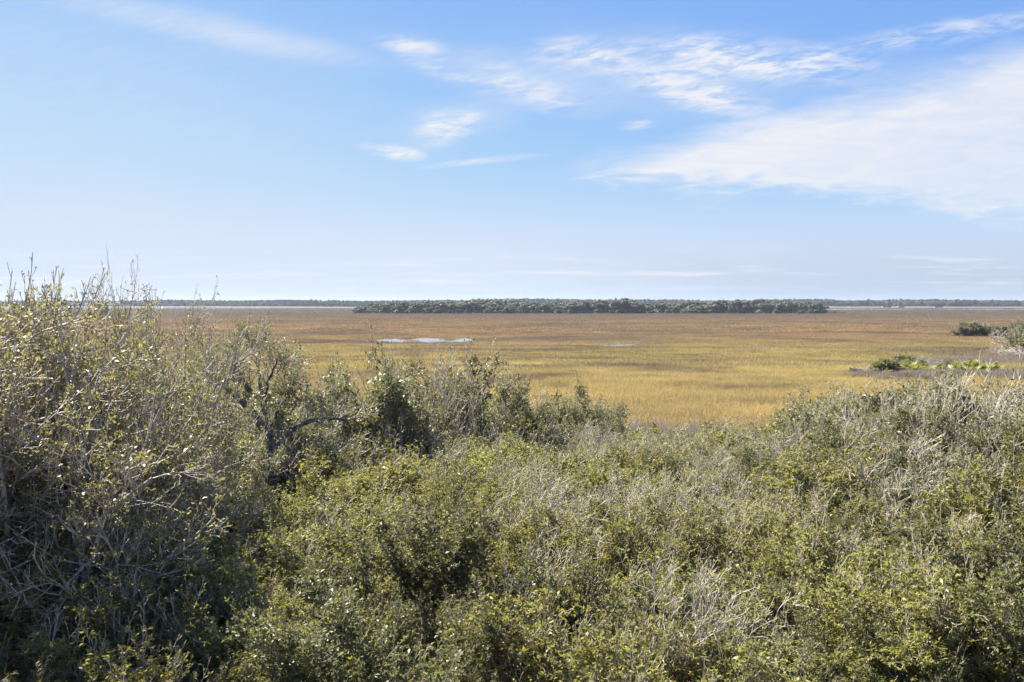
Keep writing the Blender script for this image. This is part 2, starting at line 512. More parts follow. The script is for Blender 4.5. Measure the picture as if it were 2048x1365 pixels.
def grass_mat(name, colour=None, gain=0.94):
    m, T = new_mat(name)
    geo = T.n('ShaderNodeNewGeometry')
    if colour is None:
        c, _, _ = marsh_colour(T)
        c = T.mix(1.0, c, (.985, .985, .96), 'MULTIPLY')
        hs = T.n('ShaderNodeHueSaturation')
        hs.inputs['Saturation'].default_value = 0.95
        hs.inputs['Value'].default_value = 0.87
        T.put(hs.inputs['Color'], c)
        c = hs.outputs[0]
    else:
        c = T.ramp(geo.outputs['Random Per Island'], colour)
    r = T.ramp(geo.outputs['Random Per Island'], [(0, (.88 * gain, .88 * gain, .90 * gain)), (.5, (1.0 * gain, 1.01 * gain, 1.04 * gain)), (1, (1.12 * gain, 1.14 * gain, 1.18 * gain))])
    c = T.mix(1.0, c, r, 'MULTIPLY')
    p = T.n('ShaderNodeBsdfPrincipled')
    T.put(p.inputs['Base Color'], c)
    p.inputs['Roughness'].default_value = 0.6
    p.inputs['Specular IOR Level'].default_value = 0.25
    tr = T.n('ShaderNodeBsdfTranslucent')
    T.put(tr.inputs['Color'], c)
    mx = T.n('ShaderNodeMixShader')
    mx.inputs[0].default_value = 0.35
    m.node_tree.links.new(p.outputs[0], mx.inputs[1])
    m.node_tree.links.new(tr.outputs[0], mx.inputs[2])
    finish(m, T, mx.outputs[0])
    return m
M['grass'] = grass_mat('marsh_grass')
M['rush'] = grass_mat('dead_rush', [(0, (.15, .12, .09)), (.5, (.25, .205, .155)), (1, (.38, .32, .25))])

m, T = new_mat('water')
geo = T.n('ShaderNodeNewGeometry')
p = T.n('ShaderNodeBsdfPrincipled')
p.inputs['Base Color'].default_value = (.035, .038, .036, 1)
p.inputs['Roughness'].default_value = 0.03
p.inputs['IOR'].default_value = 1.33
bp = T.n('ShaderNodeBump')
bp.inputs['Strength'].default_value = 0.03
bp.inputs['Distance'].default_value = 0.05
T.put(bp.inputs['Height'], T.noise(geo.outputs['Position'], 1.5, 3, 0.5))
m.node_tree.links.new(bp.outputs[0], p.inputs['Normal'])
finish(m, T, p.outputs[0])
M['water'] = m

def plain(name, colour, rough=0.8, var=0.15, scale=0.4):
    m, T = new_mat(name)
    g = T.n('ShaderNodeNewGeometry')
    nz = T.noise(g.outputs['Position'], scale, 4, 0.6)
    a = tuple(k * (1 - var) for k in colour)
    b = tuple(min(1, k * (1 + var)) for k in colour)
    p = T.n('ShaderNodeBsdfPrincipled')
    T.put(p.inputs['Base Color'], T.mix(nz, a, b))
    p.inputs['Roughness'].default_value = rough
    finish(m, T, p.outputs[0])
    return m
M['sand'] = plain('pale_sand', (.62, .57, .50), 0.9, 0.2, 0.02)
M['mud'] = plain('wet_mud', (.085, .072, .058), 0.55, 0.3, 0.05)
M['white_wall'] = plain('white_wall', (.80, .79, .76))
M['red_roof'] = plain('red_roof', (.22, .10, .075))
M['grey_roof'] = plain('grey_roof', (.35, .35, .35))
M['glass'] = plain('window_glass', (.03, .04, .05), 0.15)
M['steel'] = plain('galvanised_steel', (.4, .4, .41), 0.5)
M['litter'] = leaf_mat('leaf_litter', [(0, (.10, .065, .04)), (.5, (.20, .14, .09)), (1, (.33, .26, .19))], rough=0.7, transl=0.1, plant_var=0.05)

# ------------------------------------------------------------------ ground: one sheet out to the horizon
rr = np.concatenate([np.linspace(0.5, 60, 90), np.geomspace(64, 9000, 60)])
na = 240
th = np.arange(na) * 2 * math.pi / na
gxv = rr[:, None] * np.cos(th)[None, :]
gyv = rr[:, None] * np.sin(th)[None, :]
gv = np.stack([gxv, gyv, ground_z(gxv, gyv)], -1).reshape(-1, 3)
ii = np.arange(len(rr) - 1)[:, None] * na
jj = np.arange(na)[None, :]
gf = np.stack([ii + jj, ii + na + jj, ii + na + (jj + 1) % na, ii + (jj + 1) % na], -1).reshape(-1, 4)
cen = len(gv)
gv = np.concatenate([gv, [[0, 0, 3.2]]])
gt = np.stack([np.full(na, cen), np.arange(na), (np.arange(na) + 1) % na], -1)
ground = new_obj('ground', mesh_quads('ground', gv, [gf, gt], True), None, M['ground'], kind='structure')

def disc(name, cx, cy, a, b, seed, z, mat, n=72, kind='structure'):
    t = np.arange(n) * 2 * math.pi / n
    r = pool_r(t, seed)
    vv = np.stack([cx + a * r * np.cos(t), cy + b * r * np.sin(t), np.full(n, z)], -1)
    vv = np.concatenate([vv, [[cx, cy, z]]])
    f = np.stack([np.full(n, n), np.arange(n), (np.arange(n) + 1) % n], -1)
    return new_obj(name, mesh_quads(name, vv, f), None, mat, kind=kind)
for k, (cx, cy, a, b, s) in enumerate(POOLS):
    disc('mud_flat', cx, cy, a * 1.22, b * 1.22, s, 0.006 + 0.0041 * k, M['mud'])
for k, (cx, cy, a, b, s) in enumerate(POOLS):
    disc('pool_water', cx, cy, a, b, s, 0.062 + 0.004 * k, M['water'])
# tidal channel and pale sand bars far out
disc('tidal_water', 900, 1480, 430, 130, 21, 0.7, M['water'])
disc('tidal_water', -700, 1880, 760, 45, 22, 0.7, M['water'])
disc('sand_bar', 560, 1480, 150, 42, 23, 0.82, M['sand'])
disc('sand_bar', 980, 1430, 190, 28, 24, 0.9, M['sand'])
disc('sand_bar', -880, 1860, 420, 20, 25, 0.8, M['sand'])
disc('sand_bar', -330, 1890, 200, 16, 26, 0.85, M['sand'])
disc('sand_bar', 176, 770, 4, 5, 27, 0.05, M['sand'])

# ------------------------------------------------------------------ scattering grass (one mass, instanced blades)
def tuft(name, nblade, h, spread, width, lean, seed, mat):
    rng = np.random.default_rng(seed)
    b = rng.normal(0, spread, (nblade, 2))
    hh = h * rng.uniform(.55, 1.15, nblade)
    az = rng.uniform(0, 6.28, nblade)
    fz = rng.uniform(0, 6.28, nblade)
    ln = np.abs(rng.normal(0, lean, nblade)) * hh
    w = width * rng.uniform(.7, 1.3, nblade)
    p0 = np.stack([b[:, 0], b[:, 1], np.full(nblade, -.03)], -1)
    sd = np.stack([np.cos(fz), np.sin(fz), np.zeros(nblade)], -1) * w[:, None] * .5
    md = p0 + np.stack([np.cos(az) * ln * .35, np.sin(az) * ln * .35, hh * .6], -1)
    tp = p0 + np.stack([np.cos(az) * ln, np.sin(az) * ln, hh], -1)
    vv = np.stack([p0 - sd, p0 + sd, md + sd * .8, md - sd * .8, tp], 1).reshape(-1, 3)
    o = np.arange(nblade)[:, None] * 5
    q = o + np.array([[0, 1, 2, 3]])
    t3 = o + np.array([[3, 2, 4]])
    me = mesh_quads(name, vv, [q, t3])
    me.materials.append(mat)
    return bpy.data.objects.new(name, me)     # source shape, not placed in the scene itself

def scatter(name, pts, scl, rot, sources, pick, label, cat):
    """one object that draws many copies of the source shapes on the given points"""
    me = bpy.data.meshes.new(name)
    me.vertices.add(len(pts))
    me.vertices.foreach_set('co', np.ascontiguousarray(pts, np.float32).ravel())
    for nm, typ, arr in (('scl', 'FLOAT_VECTOR', scl), ('rot', 'FLOAT_VECTOR', rot)):
        at = me.attributes.new(nm, typ, 'POINT')
        at.data.foreach_set('vector', np.ascontiguousarray(arr, np.float32).ravel())
    at = me.attributes.new('pick', 'INT', 'POINT')
    at.data.foreach_set('value', np.ascontiguousarray(pick, np.int32))
    o = new_obj(name, me, None, None, kind='stuff', label=label, category=cat)
    ng = bpy.data.node_groups.new(name + '_scatter', 'GeometryNodeTree')
    ng.interface.new_socket('Geometry', in_out='INPUT', socket_type='NodeSocketGeometry')
    ng.interface.new_socket('Geometry', in_out='OUTPUT', socket_type='NodeSocketGeometry')
    gi, go = ng.nodes.new('NodeGroupInput'), ng.nodes.new('NodeGroupOutput')
    g2i = ng.nodes.new('GeometryNodeGeometryToInstance')
    for s in reversed(sources):
        oi = ng.nodes.new('GeometryNodeObjectInfo')
        oi.inputs['Object'].default_value = s
        oi.inputs['As Instance'].default_value = True
        ng.links.new(oi.outputs['Geometry'], g2i.inputs[0])
    ip = ng.nodes.new('GeometryNodeInstanceOnPoints')
    ip.inputs['Pick Instance'].default_value = True
    def attr(nm, typ):
        a = ng.nodes.new('GeometryNodeInputNamedAttribute')
        a.data_type = typ
        a.inputs[0].default_value = nm
        return a.outputs[0]
    ng.links.new(gi.outputs[0], ip.inputs['Points'])
    ng.links.new(g2i.outputs[0], ip.inputs['Instance'])
    ng.links.new(attr('pick', 'INT'), ip.inputs['Instance Index'])
    ng.links.new(attr('scl', 'FLOAT_VECTOR'), ip.inputs['Scale'])
    ng.links.new(attr('rot', 'FLOAT_VECTOR'), ip.inputs['Rotation'])
    ng.links.new(ip.outputs[0], go.inputs[0])
    md = o.modifiers.new('scatter', 'NODES')
    md.node_group = ng
    return o

def wedge_points(n, y0, y1, rng, half=0.74, extra=4):
    y = np.sqrt(rng.uniform(y0 * y0, y1 * y1, n))
    x = rng.uniform(-1, 1, n) * (half * y + extra)
    return x, y

def edge_y(x):
    return 46 + 2.0 * np.sin(x * 0.21) + 1.3 * np.sin(x * 0.53 + 1)

rng = np.random.default_rng(11)
near = [tuft('grass_tuft', 26, .62, .22, .020, .35, 100 + k, M['grass']) for k in range(4)]
midt = [tuft('grass_clump', 34, .62, .50, .05, .30, 110 + k, M['grass']) for k in range(3)]
fart = [tuft('grass_patch', 44, .60, 1.5, .16, .25, 120 + k, M['grass']) for k in range(3)]
def lay(name, n, y0, y1, srcs, s0, s1, label):
    x, y = wedge_points(n, y0, y1, rng)
    keep = ((pool_depth(x, y) > 1.02 + .16 * rng.random(len(x))) | (rng.random(len(x)) < .012)) & (y > edge_y(x) - 3)
    x, y = x[keep], y[keep]
    h = s0 + (s1 - s0) * rng.random(len(x))
    h *= 0.85 + 0.25 * np.sin(x * .11 + np.sin(y * .07) * 2) * np.sin(y * .09)
    near_pool = pool_depth(x, y) < 1.6
    h = np.where(near_pool, h * .75, h)
    scatter(name, np.stack([x, y, ground_z(x, y)], -1), np.stack([s1 * np.ones_like(h), s1 * np.ones_like(h), h], -1),
            np.stack([rng.normal(0, .06, len(x)), rng.normal(0, .06, len(x)), rng.uniform(0, 6.28, len(x))], -1), srcs,
            rng.integers(0, len(srcs), len(x)), label, 'grass')
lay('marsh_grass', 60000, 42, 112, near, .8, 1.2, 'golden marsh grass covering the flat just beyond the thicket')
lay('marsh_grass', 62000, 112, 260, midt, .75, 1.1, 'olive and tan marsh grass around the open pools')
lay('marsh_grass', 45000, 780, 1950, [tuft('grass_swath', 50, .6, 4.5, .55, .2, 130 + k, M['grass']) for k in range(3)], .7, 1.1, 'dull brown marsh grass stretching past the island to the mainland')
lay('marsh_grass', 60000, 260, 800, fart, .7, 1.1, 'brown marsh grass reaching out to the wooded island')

# dead needlerush: a strip along the thicket and one around the palmettos
rush = [tuft('rush_tuft', 30, 1.05, .20, .018, .22, 140 + k, M['rush']) for k in range(3)]
x = rng.uniform(-42, 46, 14000)
y = edge_y(x) + rng.normal(5.0, 2.0, 14000) + 2.5 * np.sin(x * .3)
dens = np.clip(0.2 + 1.0 * np.exp(-((x - 15) / 6.5) ** 2) + .3 * np.sin(x * .4), 0, 1)
k = rng.random(14000) < dens
xa, ya = x[k], y[k]
xb = 41 + 31 * rng.beta(1.6, 1.1, 6500)
yb = 98 + rng.normal(0, 2.6, 6500) * (.6 + .5 * np.sin(xb * 1.1) * np.sin(xb * .37)) + 1.5 * np.sin(xb * .5) + (xb - 41) * .02
xc = rng.uniform(60, 110, 4000)
yc_ = 118 + (xc - 60) * .5 + rng.normal(0, 3.0, 4000)
kb = rng.random(6500) < .55 + .45 * np.sin(xb * .9 + yb * .8)
xb, yb = xb[kb], yb[kb]
x, y = np.concatenate([xa, xb, xc]), np.concatenate([ya, yb, yc_])
s = rng.uniform(.6, 1.1, len(x))
scatter('dead_rushes', np.stack([x, y, ground_z(x, y)], -1), np.stack([s, s, s], -1),
        np.stack([rng.normal(0, .08, len(x)), rng.normal(0, .08, len(x)), rng.uniform(0, 6.28, len(x))], -1), rush, rng.integers(0, 3, len(x)),
        'grey brown dead rushes along the marsh edge and below the palmettos', 'grass')

# ------------------------------------------------------------------ shrub prototypes (woody frame + foliage meshes)
PROTO = {}
def shrub_proto(kind, seed, stems, stem_len, tilt, levels, leaf_n, leaf_size, leaf_mat_, wood_mat_, r0=0.022, asp=.45, shoots=0, upn=.7, base_spread=.22, leaf_prev=0, rmin=.003, sub=3):
    rng = np.random.default_rng(seed)
    az = np.arange(stems) * 2.39996 + rng.normal(0, .3, stems)
    tl = np.radians(rng.uniform(tilt[0], tilt[1], stems))
    d = np.stack([np.cos(az) * np.sin(tl), np.sin(az) * np.sin(tl), np.cos(tl)], -1)
    pos = np.stack([np.cos(az) * base_spread * rng.random(stems), np.sin(az) * base_spread * rng.random(stems), np.full(stems, -.15)], -1)
    L = stem_len * rng.uniform(.75, 1.12, stems)
    P, R = walk(pos, d, L, np.full(stems, r0), 7, rng, .10, .12, .35, .006)
    wood = [tubes(P, R, 5)]
    leaves = []
    prev = None
    for li, (n, t0, ang, ln, up, wob) in enumerate(levels):
        P2, R2 = grow(P, R, n, t0, 1.0, ang, ln, 5 if li == 0 else (4 if li == 1 else 3), rng, up, wob, rmin=rmin)
        wood.append(tubes(P2, R2, 4 if li == 0 else 3))
        prev = P
        P, R = P2, R2
        if li == 0:
            P_first, R_first = P2, R2
    if leaf_n:
        leaves.append(leaves_on(P, leaf_n, .35, leaf_size, rng, asp, 55, upn))
    if leaf_prev:
        leaves.append(leaves_on(prev, leaf_prev, .35, leaf_size, rng, asp, 55, upn))
    if shoots:
        S, SR = grow(P_first, R_first, shoots, .75, 1.0, (5, 30), .75, 5, rng, .45, .07, rmin=rmin, rfac=.7, taper_len=.2)
        wood.append(tubes(S, SR, 3))
        S2, SR2 = grow(S, SR, 4, .3, .95, (20, 45), .22, 3, rng, .25, .1, rmin=rmin)
        wood.append(tubes(S2, SR2, 3))
        leaves.append(leaves_on(S2, sub, .4, leaf_size * .8, rng, asp, 45, upn))
    wv, wf = join(wood)
    wm = mesh_quads(kind + '_stem', wv, wf, True)
    wm.materials.append(wood_mat_)
    lm = None
    top = wv[:, 2].max()
    if leaves:
        lv, lf = join(leaves)
        lm = mesh_quads(kind + '_foliage', lv, lf)
        lm.materials.append(leaf_mat_)
        top = np.percentile(lv[:, 2], 99.0)
    PROTO.setdefault(kind, []).append((wm, lm, float(top)))

A_LV = [(9, .22, (30, 68), .95, .12, .14), (7, .15, (30, 65), .46, .12, .16), (6, .10, (30, 65), .21, .15, .16)]
for s in range(4):
    shrub_proto('thicket_close', 190 + s, 7, 2.3, (8, 52), [A_LV[0], A_LV[1], (5, .10, (30, 65), .24, .15, .16)], 9, .064, M['thicket_leaf'], M['pale_twig'], shoots=3, leaf_prev=7, rmin=.0035)
for s in range(4):
    shrub_proto('thicket_near', 200 + s, 7, 2.3, (8, 52), A_LV, 9, .060, M['thicket_leaf'], M['pale_twig'], shoots=2, leaf_prev=6, rmin=.004)
for s in range(4):
    shrub_proto('thicket_far', 220 + s, 7, 2.3, (8, 52), [A_LV[0], A_LV[1], (4, .1, (30, 65), .24, .15, .16)], 8, .082, M['thicket_leaf'], M['pale_twig'], shoots=3, leaf_prev=7, rmin=.0058)
C_LV = [(8, .25, (22, 55), 1.05, .22, .13), (7, .15, (25, 55), .50, .20, .14), (5, .10, (25, 60), .24, .20, .15)]
for s in range(4):
    shrub_proto('scrub_oak', 240 + s, 6, 2.5, (5, 42), C_LV, 8, .070, M['sage_leaf'], M['pale_twig'], r0=.03, asp=.42, shoots=2, leaf_prev=6, rmin=.0045, sub=4)
B_LV = [(6, .18, (18, 55), 1.15, .20, .16), (5, .15, (22, 60), .60, .16, .20), (4, .10, (22, 60), .30, .12, .22)]
for s in range(2):
    shrub_proto('dark_oak', 250 + s, 6, 2.5, (8, 50), C_LV, 11, .062, M['oak_leaf'], M['twig'], r0=.03, asp=.45, shoots=1, leaf_prev=6, rmin=.004, sub=4)
for s in range(3):
    shrub_proto('bare', 260 + s, 6, 2.3, (4, 46), B_LV, 1, .055, M['thicket_leaf'], M['pale_twig'], leaf_prev=1, rmin=.0048, r0=.015)
D_LV = [(8, .40, (35, 80), 1.35, .05, .18), (7, .15, (30, 70), .70, .05, .20), (6, .10, (30, 70), .33, .06, .22)]
for s in range(3):
    shrub_proto('broadleaf', 280 + s, 6, 3.9, (3, 26), D_LV, 7, .052, M['broad_leaf'], M['pale_twig'], r0=.07, asp=.42, shoots=2, leaf_prev=3, rmin=.005, base_spread=.5, upn=.6, sub=2)
for s in range(3):
    shrub_proto('mound', 270 + s, 7, 3.2, (6, 44), [(8, .30, (35, 80), 1.2, .05, .18), D_LV[1], (6, .10, (30, 70), .31, .06, .22)], 8, .046, M['broad_leaf'], M['pale_twig'], r0=.05, asp=.42, shoots=2, leaf_prev=4, rmin=.0045, base_spread=.5, upn=.6, sub=2)
for s in range(2):
    shrub_proto('airy', 290 + s, 5, 3.9, (3, 24), D_LV, 3, .048, M['broad_leaf'], M['pale_twig'], r0=.06, asp=.42, shoots=2, leaf_prev=1, rmin=.0052, base_spread=.4, upn=.6, sub=1)

COUNT = {}
prng = np.random.default_rng(77)
def plant(name, kind, x, y, top, label, cat, group, width=1.0, z0=None, rz=None):
    """one plant whose crown reaches the height TOP (metres above the marsh)"""
    vs = PROTO[kind]
    wm, lm, h = vs[COUNT.get(kind, 0) % len(vs)]
    COUNT[kind] = COUNT.get(kind, 0) + 1
    z = float(ground_z(x, y)) if z0 is None else z0
    s = max(.25, (top - z) / h)
    sw = s * width
    r = root(name, (x, y, z), prng.uniform(0, 6.28) if rz is None else rz, (sw, sw, s), label, cat, group)
    new_obj('stem', wm, r)
    if lm is not None:
        new_obj('foliage', lm, r, kind='stuff')
    return r

# ---- named tall plants; bearings and ranges read off the photograph: (kind, px, depth, crown top py, width, label)
TALL = [
    ('broadleaf', -50, 12.0, 542, .95, 'tall broad-leaved tree with glossy yellow green leaves and bare shoots over its crown'),
    ('broadleaf', 60, 14.5, 575, .75, 'tall broad-leaved tree with rusty leaf tips beside the bare topped tree'),
    ('airy', 290, 17.0, 572, .52, 'airy half bare tree with grey branches and brown leaf tips'),
    ('mound', 100, 12.5, 690, .85, 'broad-leaved bush with yellow green leaves crowding under the tall trees'),
    ('airy', 205, 14.0, 690, .55, 'thin twiggy bush with silvery glinting leaves beneath the airy tree'),
    ('mound', 20, 11.2, 770, .95, 'rounded bush of pale twigs and silver leaves below the tall broad-leaved trees'),
    ('mound', 245, 15.0, 770, .68, 'broad-leaved bush with scattered yellow leaves at the foot of the airy tree'),
    ('mound', 185, 13.8, 645, .62, 'leafy bush closing the dip between the tall tree and the airy tree'),
    ('mound', 240, 16.0, 640, .60, 'leafy bush with silver twigs hugging the stem of the airy tree'),
    ('mound', 310, 18.0, 660, .42, 'leafy grey bush between the airy tree and the gnarled oak'),
    ('scrub_oak', 385, 19.0, 800, .75, 'sage green bush under the outer limbs of the gnarled oak'),
    ('scrub_oak', 600, 27.0, 735, .85, 'sage bush behind the crown of the gnarled oak'),
    ('bare', 300, 16.5, 690, .5, 'silver bare twigs woven into the leafy grey bush'),
    ('bare', 150, 12.4, 700, .5, 'silver bare twigs woven into the dip between the tall trees'),
    ('airy', 400, 26.5, 670, .55, 'twiggy grey tree standing behind the gnarled oak'),
    ('scrub_oak', 705, 28.0, 738, 1.0, 'rounded oak bush standing against the golden marsh by the gnarled oak'),
    ('scrub_oak', 665, 26.5, 800, .9, 'dense oak bush over the low limb of the gnarled oak'),
    ('scrub_oak', 850, 31.0, 708, .85, 'tallest upright oak bush with bare shoots in front of the marsh pools'),
    ('scrub_oak', 945, 32.0, 745, .8, 'upright oak bush with ragged top beside the tallest oak bush'),
    ('scrub_oak', 790, 29.0, 830, .9, 'low oak bush filling the gap beneath the tallest oak bush'),
    ('scrub_oak', 1020, 33.0, 800, .7, 'narrow oak bush with gaps to the golden grass'),
    ('scrub_oak', 1120, 34.0, 776, .9, 'broad grey green oak bush with many upright twigs at the marsh edge'),
    ('scrub_oak', 1190, 35.0, 805, .7, 'small grey green oak bush on the marsh side of its broad neighbour'),
    ('scrub_oak', 1690, 25.0, 778, 1.05, 'tall ragged oak bush with leafy spires before the palmettos'),
    ('scrub_oak', 1650, 23.0, 835, .9, 'leaning oak bush with dark leaf sprays at the end of the rush strip'),
    ('scrub_oak', 1780, 24.0, 800, 1.1, 'leafy oak bush with one long curved spire'),
    ('scrub_oak', 1880, 22.5, 800, 1.2, 'big dense oak bush with pale twigs reaching up to the palmettos'),
    ('scrub_oak', 2010, 22.0, 775, 1.25, 'big dense oak bush beside the bleached bare branches'),
    ('dark_oak', 1960, 18.0, 850, 1.35, 'wide dark oak bush shading the hollow under the bleached branches'),
    ('dark_oak', 1770, 20.0, 870, 1.25, 'wide dark oak bush below the leafy spires'),
    ('dark_oak', 2080, 15.5, 930, 1.1, 'dark oak bush next to the deep hollow in the thicket'),
    ('scrub_oak', 1830, 20.5, 820, 1.2, 'dense oak bush between the curved spire and the big oak bushes'),
    ('scrub_oak', 1940, 20.5, 800, 1.1, 'dense grey green oak bush crowded under the big oak bushes'),
    ('bare', 880, 30.0, 700, .6, 'silvery bare shoots standing up through the tallest oak bush'),
    ('bare', 1880, 20.0, 770, .7, 'pale bare shrub rising between the dense oak bushes'),
    ('bare', 1800, 21.5, 790, .6, 'pale bare shrub beside the curved leafy spire'),
    ('bare', 1985, 21.0, 725, .8, 'bleached bare branches sticking up out of the big oak bushes'),
    ('bare', 1700, 22.0, 790, .7, 'pale bare shrub standing among the oak spires'),
]
taken = []
for kind, px, dep, py, w, label in TALL:
    xx = X_(px, dep)
    nm = {'mound': 'broadleaf_bush', 'broadleaf': 'broadleaf_tree', 'airy': 'twiggy_tree', 'scrub_oak': 'oak_bush', 'dark_oak': 'oak_bush', 'bare': 'bare_shrub'}[kind]
    cat = {'mound': 'bush', 'broadleaf': 'tree', 'airy': 'tree', 'scrub_oak': 'bush', 'dark_oak': 'bush', 'bare': 'shrub'}[kind]
    plant(nm, kind, xx, dep, Z_(py, dep), label, cat, None, w)
    taken.append((xx, dep))

# ------------------------------------------------------------------ the gnarled oak with its limbs in view
OD = 24.0
ox = X_(538, OD)
oz = float(ground_z(ox, OD))
oak = root('gnarled_oak_tree', (ox, OD, oz), 0, 1.0, 'gnarled open oak with dark forking trunk and twisted limbs', 'tree')
def limb(pts, r0, r1):
    """limb through (photo px, py, depth offset) points, in the oak's own coordinates"""
    q = np.array([[X_(a, OD + c) - ox, c, Z_(b, OD + c) - oz] for a, b, c in pts])
    t = np.linspace(0, 1, len(q))
    tt = np.linspace(0, 1, 12)
    q = np.stack([np.interp(tt, t, q[:, k]) for k in range(3)], -1)
    q[1:-1] = .25 * q[:-2] + .5 * q[1:-1] + .25 * q[2:]
    q[1:] += np.random.default_rng(int(pts[-1][0])).normal(0, .018, (11, 3))
    return q, np.linspace(r0, r1, 12)
LIMBS = [
    ('trunk', [(548, 985, 0), (540, 920, 0), (534, 880, 0), (531, 850, 0)], .20, .15),
    ('limb', [(534, 872, 0), (510, 835, -.2), (485, 808, -.5), (460, 785, -.9), (440, 768, -1.2), (420, 745, -1.6)], .13, .045),
    ('limb', [(505, 830, -.2), (480, 815, .3), (455, 810, .7), (430, 822, 1.0), (405, 818, 1.4)], .065, .025),
    ('limb', [(531, 855, 0), (529, 820, .2), (520, 800, .3), (498, 785, .2), (487, 765, .1), (478, 745, 0), (466, 735, -.2)], .115, .04),
    ('limb', [(526, 800, .3), (518, 770, .5), (514, 740, .7), (510, 715, .8), (509, 690, 1.0)], .075, .02),
    ('limb', [(530, 830, .1), (530, 790, -.2), (533, 762, -.3), (545, 745, -.4), (552, 722, -.6)], .07, .02),
    ('limb', [(548, 905, 0), (565, 875, .2), (590, 853, .5), (620, 845, .8), (650, 838, 1.1), (690, 842, 1.4)], .11, .04),
    ('limb', [(556, 890, .1), (548, 840, .8), (556, 815, 1.2), (575, 790, 1.5), (590, 755, 1.8)], .06, .02),
]
rng = np.random.default_rng(5)
LP, LR = [], []
for nm, pts, r0, r1 in LIMBS:
    q, r = limb(pts, r0, r1)
    vv, f = tubes(q[None], r[None], 9)
    new_obj(nm, mesh_quads('oak_' + nm, vv, f, True), oak, M['limb'])
    if nm == 'limb':
        LP.append(q); LR.append(r)
LP, LR = np.array(LP), np.array(LR)
P1, R1 = grow(LP, LR, 9, .50, 1.0, (25, 65), 1.15, 5, rng, .22, .16, rfac=.5, rmin=.006)
P2, R2 = grow(P1, R1, 7, .2, 1.0, (25, 60), .62, 4, rng, .18, .16, rmin=.005)
P3, R3 = grow(P2, R2, 6, .15, 1.0, (25, 60), .28, 3, rng, .15, .16, rmin=.0045)
wv, wf = join([tubes(P1, R1, 4), tubes(P2, R2, 3), tubes(P3, R3, 3)])
tw = mesh_quads('oak_branchwork', wv, wf, True)
tw.materials.append(M['pale_twig'])
new_obj('branchwork', tw, oak)
lv, lf = leaves_on(P3, 3, .2, .068, rng, .42)
cm = mesh_quads('oak_crown', lv, lf)
cm.materials.append(M['oak_leaf'])
new_obj('crown', cm, oak, kind='stuff')
taken.append((ox, OD))

# pale limbs reaching up through the corner under the tall trees
def leaning_limb(pts, r0, r1, label, seed):
    q = np.array([[X_(a, c), c, Z_(b, c)] for a, b, c in pts])
    o = q[0].copy()
    q = q - o
    t = np.linspace(0, 1, len(q))
    tt = np.linspace(0, 1, 14)
    q = np.stack([np.interp(tt, t, q[:, k]) for k in range(3)], -1)
    for _ in range(2):
        q[1:-1] = .25 * q[:-2] + .5 * q[1:-1] + .25 * q[2:]
    rg = np.random.default_rng(seed)
    r = root('leaning_tree', tuple(o), 0, 1.0, label, 'tree')
    vv, f = tubes(q[None], np.linspace(r0, r1, 14)[None], 9)
    new_obj('trunk', mesh_quads('leaning_trunk', vv, f, True), r, M['lichen_limb'])
    a, b = grow(q[None], np.linspace(r0, r1, 14)[None], 9, .45, 1, (25, 60), 1.0, 5, rg, .12, .16, rfac=.45, rmin=.006)
    a2, b2 = grow(a, b, 7, .2, 1, (25, 60), .5, 4, rg, .1, .16, rmin=.004)
    a3, b3 = grow(a2, b2, 5, .2, 1, (25, 60), .25, 3, rg, .1, .16, rmin=.003)
    wv, wf = join([tubes(a, b, 4), tubes(a2, b2, 3), tubes(a3, b3, 3)])
    me = mesh_quads('leaning_branchwork', wv, wf, True)
    me.materials.append(M['pale_twig'])
    new_obj('branchwork', me, r)
    lv, lf = leaves_on(a3, 3, .2, .07, rg, .42)
    me = mesh_quads('leaning_crown', lv, lf)
    me.materials.append(M['broad_leaf'])
    new_obj('crown', me, r, kind='stuff')
leaning_limb([(-30, 1520, 12.4), (60, 1290, 11.8), (90, 1220, 11.4), (150, 1090, 11.0), (230, 1010, 10.8), (300, 960, 10.8)], .10, .03, 'pale leaning tree with lichen grey trunk rising from the leaf litter', 31)
leaning_limb([(60, 1400, 12.8), (130, 1330, 12.4), (210, 1250, 12.0), (270, 1190, 11.6), (350, 1100, 11.4)], .085, .03, 'low slanting tree with mottled grey trunk close above the ground', 32)
leaning_limb([(210, 1180, 13.6), (245, 1030, 13.2), (270, 985, 13.0), (320, 975, 12.8), (360, 940, 12.6)], .07, .02, 'slim tree with dark forked stem inside the twiggy tangle', 33)

# ------------------------------------------------------------------ the thicket: individual shrubs filling the slope
rng = np.random.default_rng(2024)
pts = []
tries = 0
while tries < 40000:
    tries += 1
    y = math.sqrt(rng.uniform(9.3 ** 2, 43.0 ** 2))
    x = rng.uniform(-1, 1) * (0.66 * y + 1.2)
    if y > edge_y(x) - 1.5:
        continue
    b = 1024 + x / y * F
    if b < 130 and y < 10.6:                # litter and limbs show under the tall trees
        continue
    if 390 < b < 630 and 16.5 < y < 24.5:   # the oak's trunk stands in a gap
        continue
    gap = 1.2 if y < 12 else 1.35 if y < 16 else (1.5 if y < 24 else 1.95)
    if any((x - a) ** 2 + (y - c) ** 2 < gap * gap for a, c in pts):
        continue
    if any((x - a) ** 2 + (y - c) ** 2 < 1.0 for a, c in taken):
        continue
    pts.append((x, y))
print('thicket shrubs', len(pts))

def canopy(x, y):
    z = 5.25 - 0.050 * (min(y, 18) - 9) - 0.055 * max(0, y - 18)
    z += 0.28 * math.sin(x * .9 + 1.3) * math.sin(y * .8) + .18 * math.sin(x * 2.1 + y * 1.3)
    return z

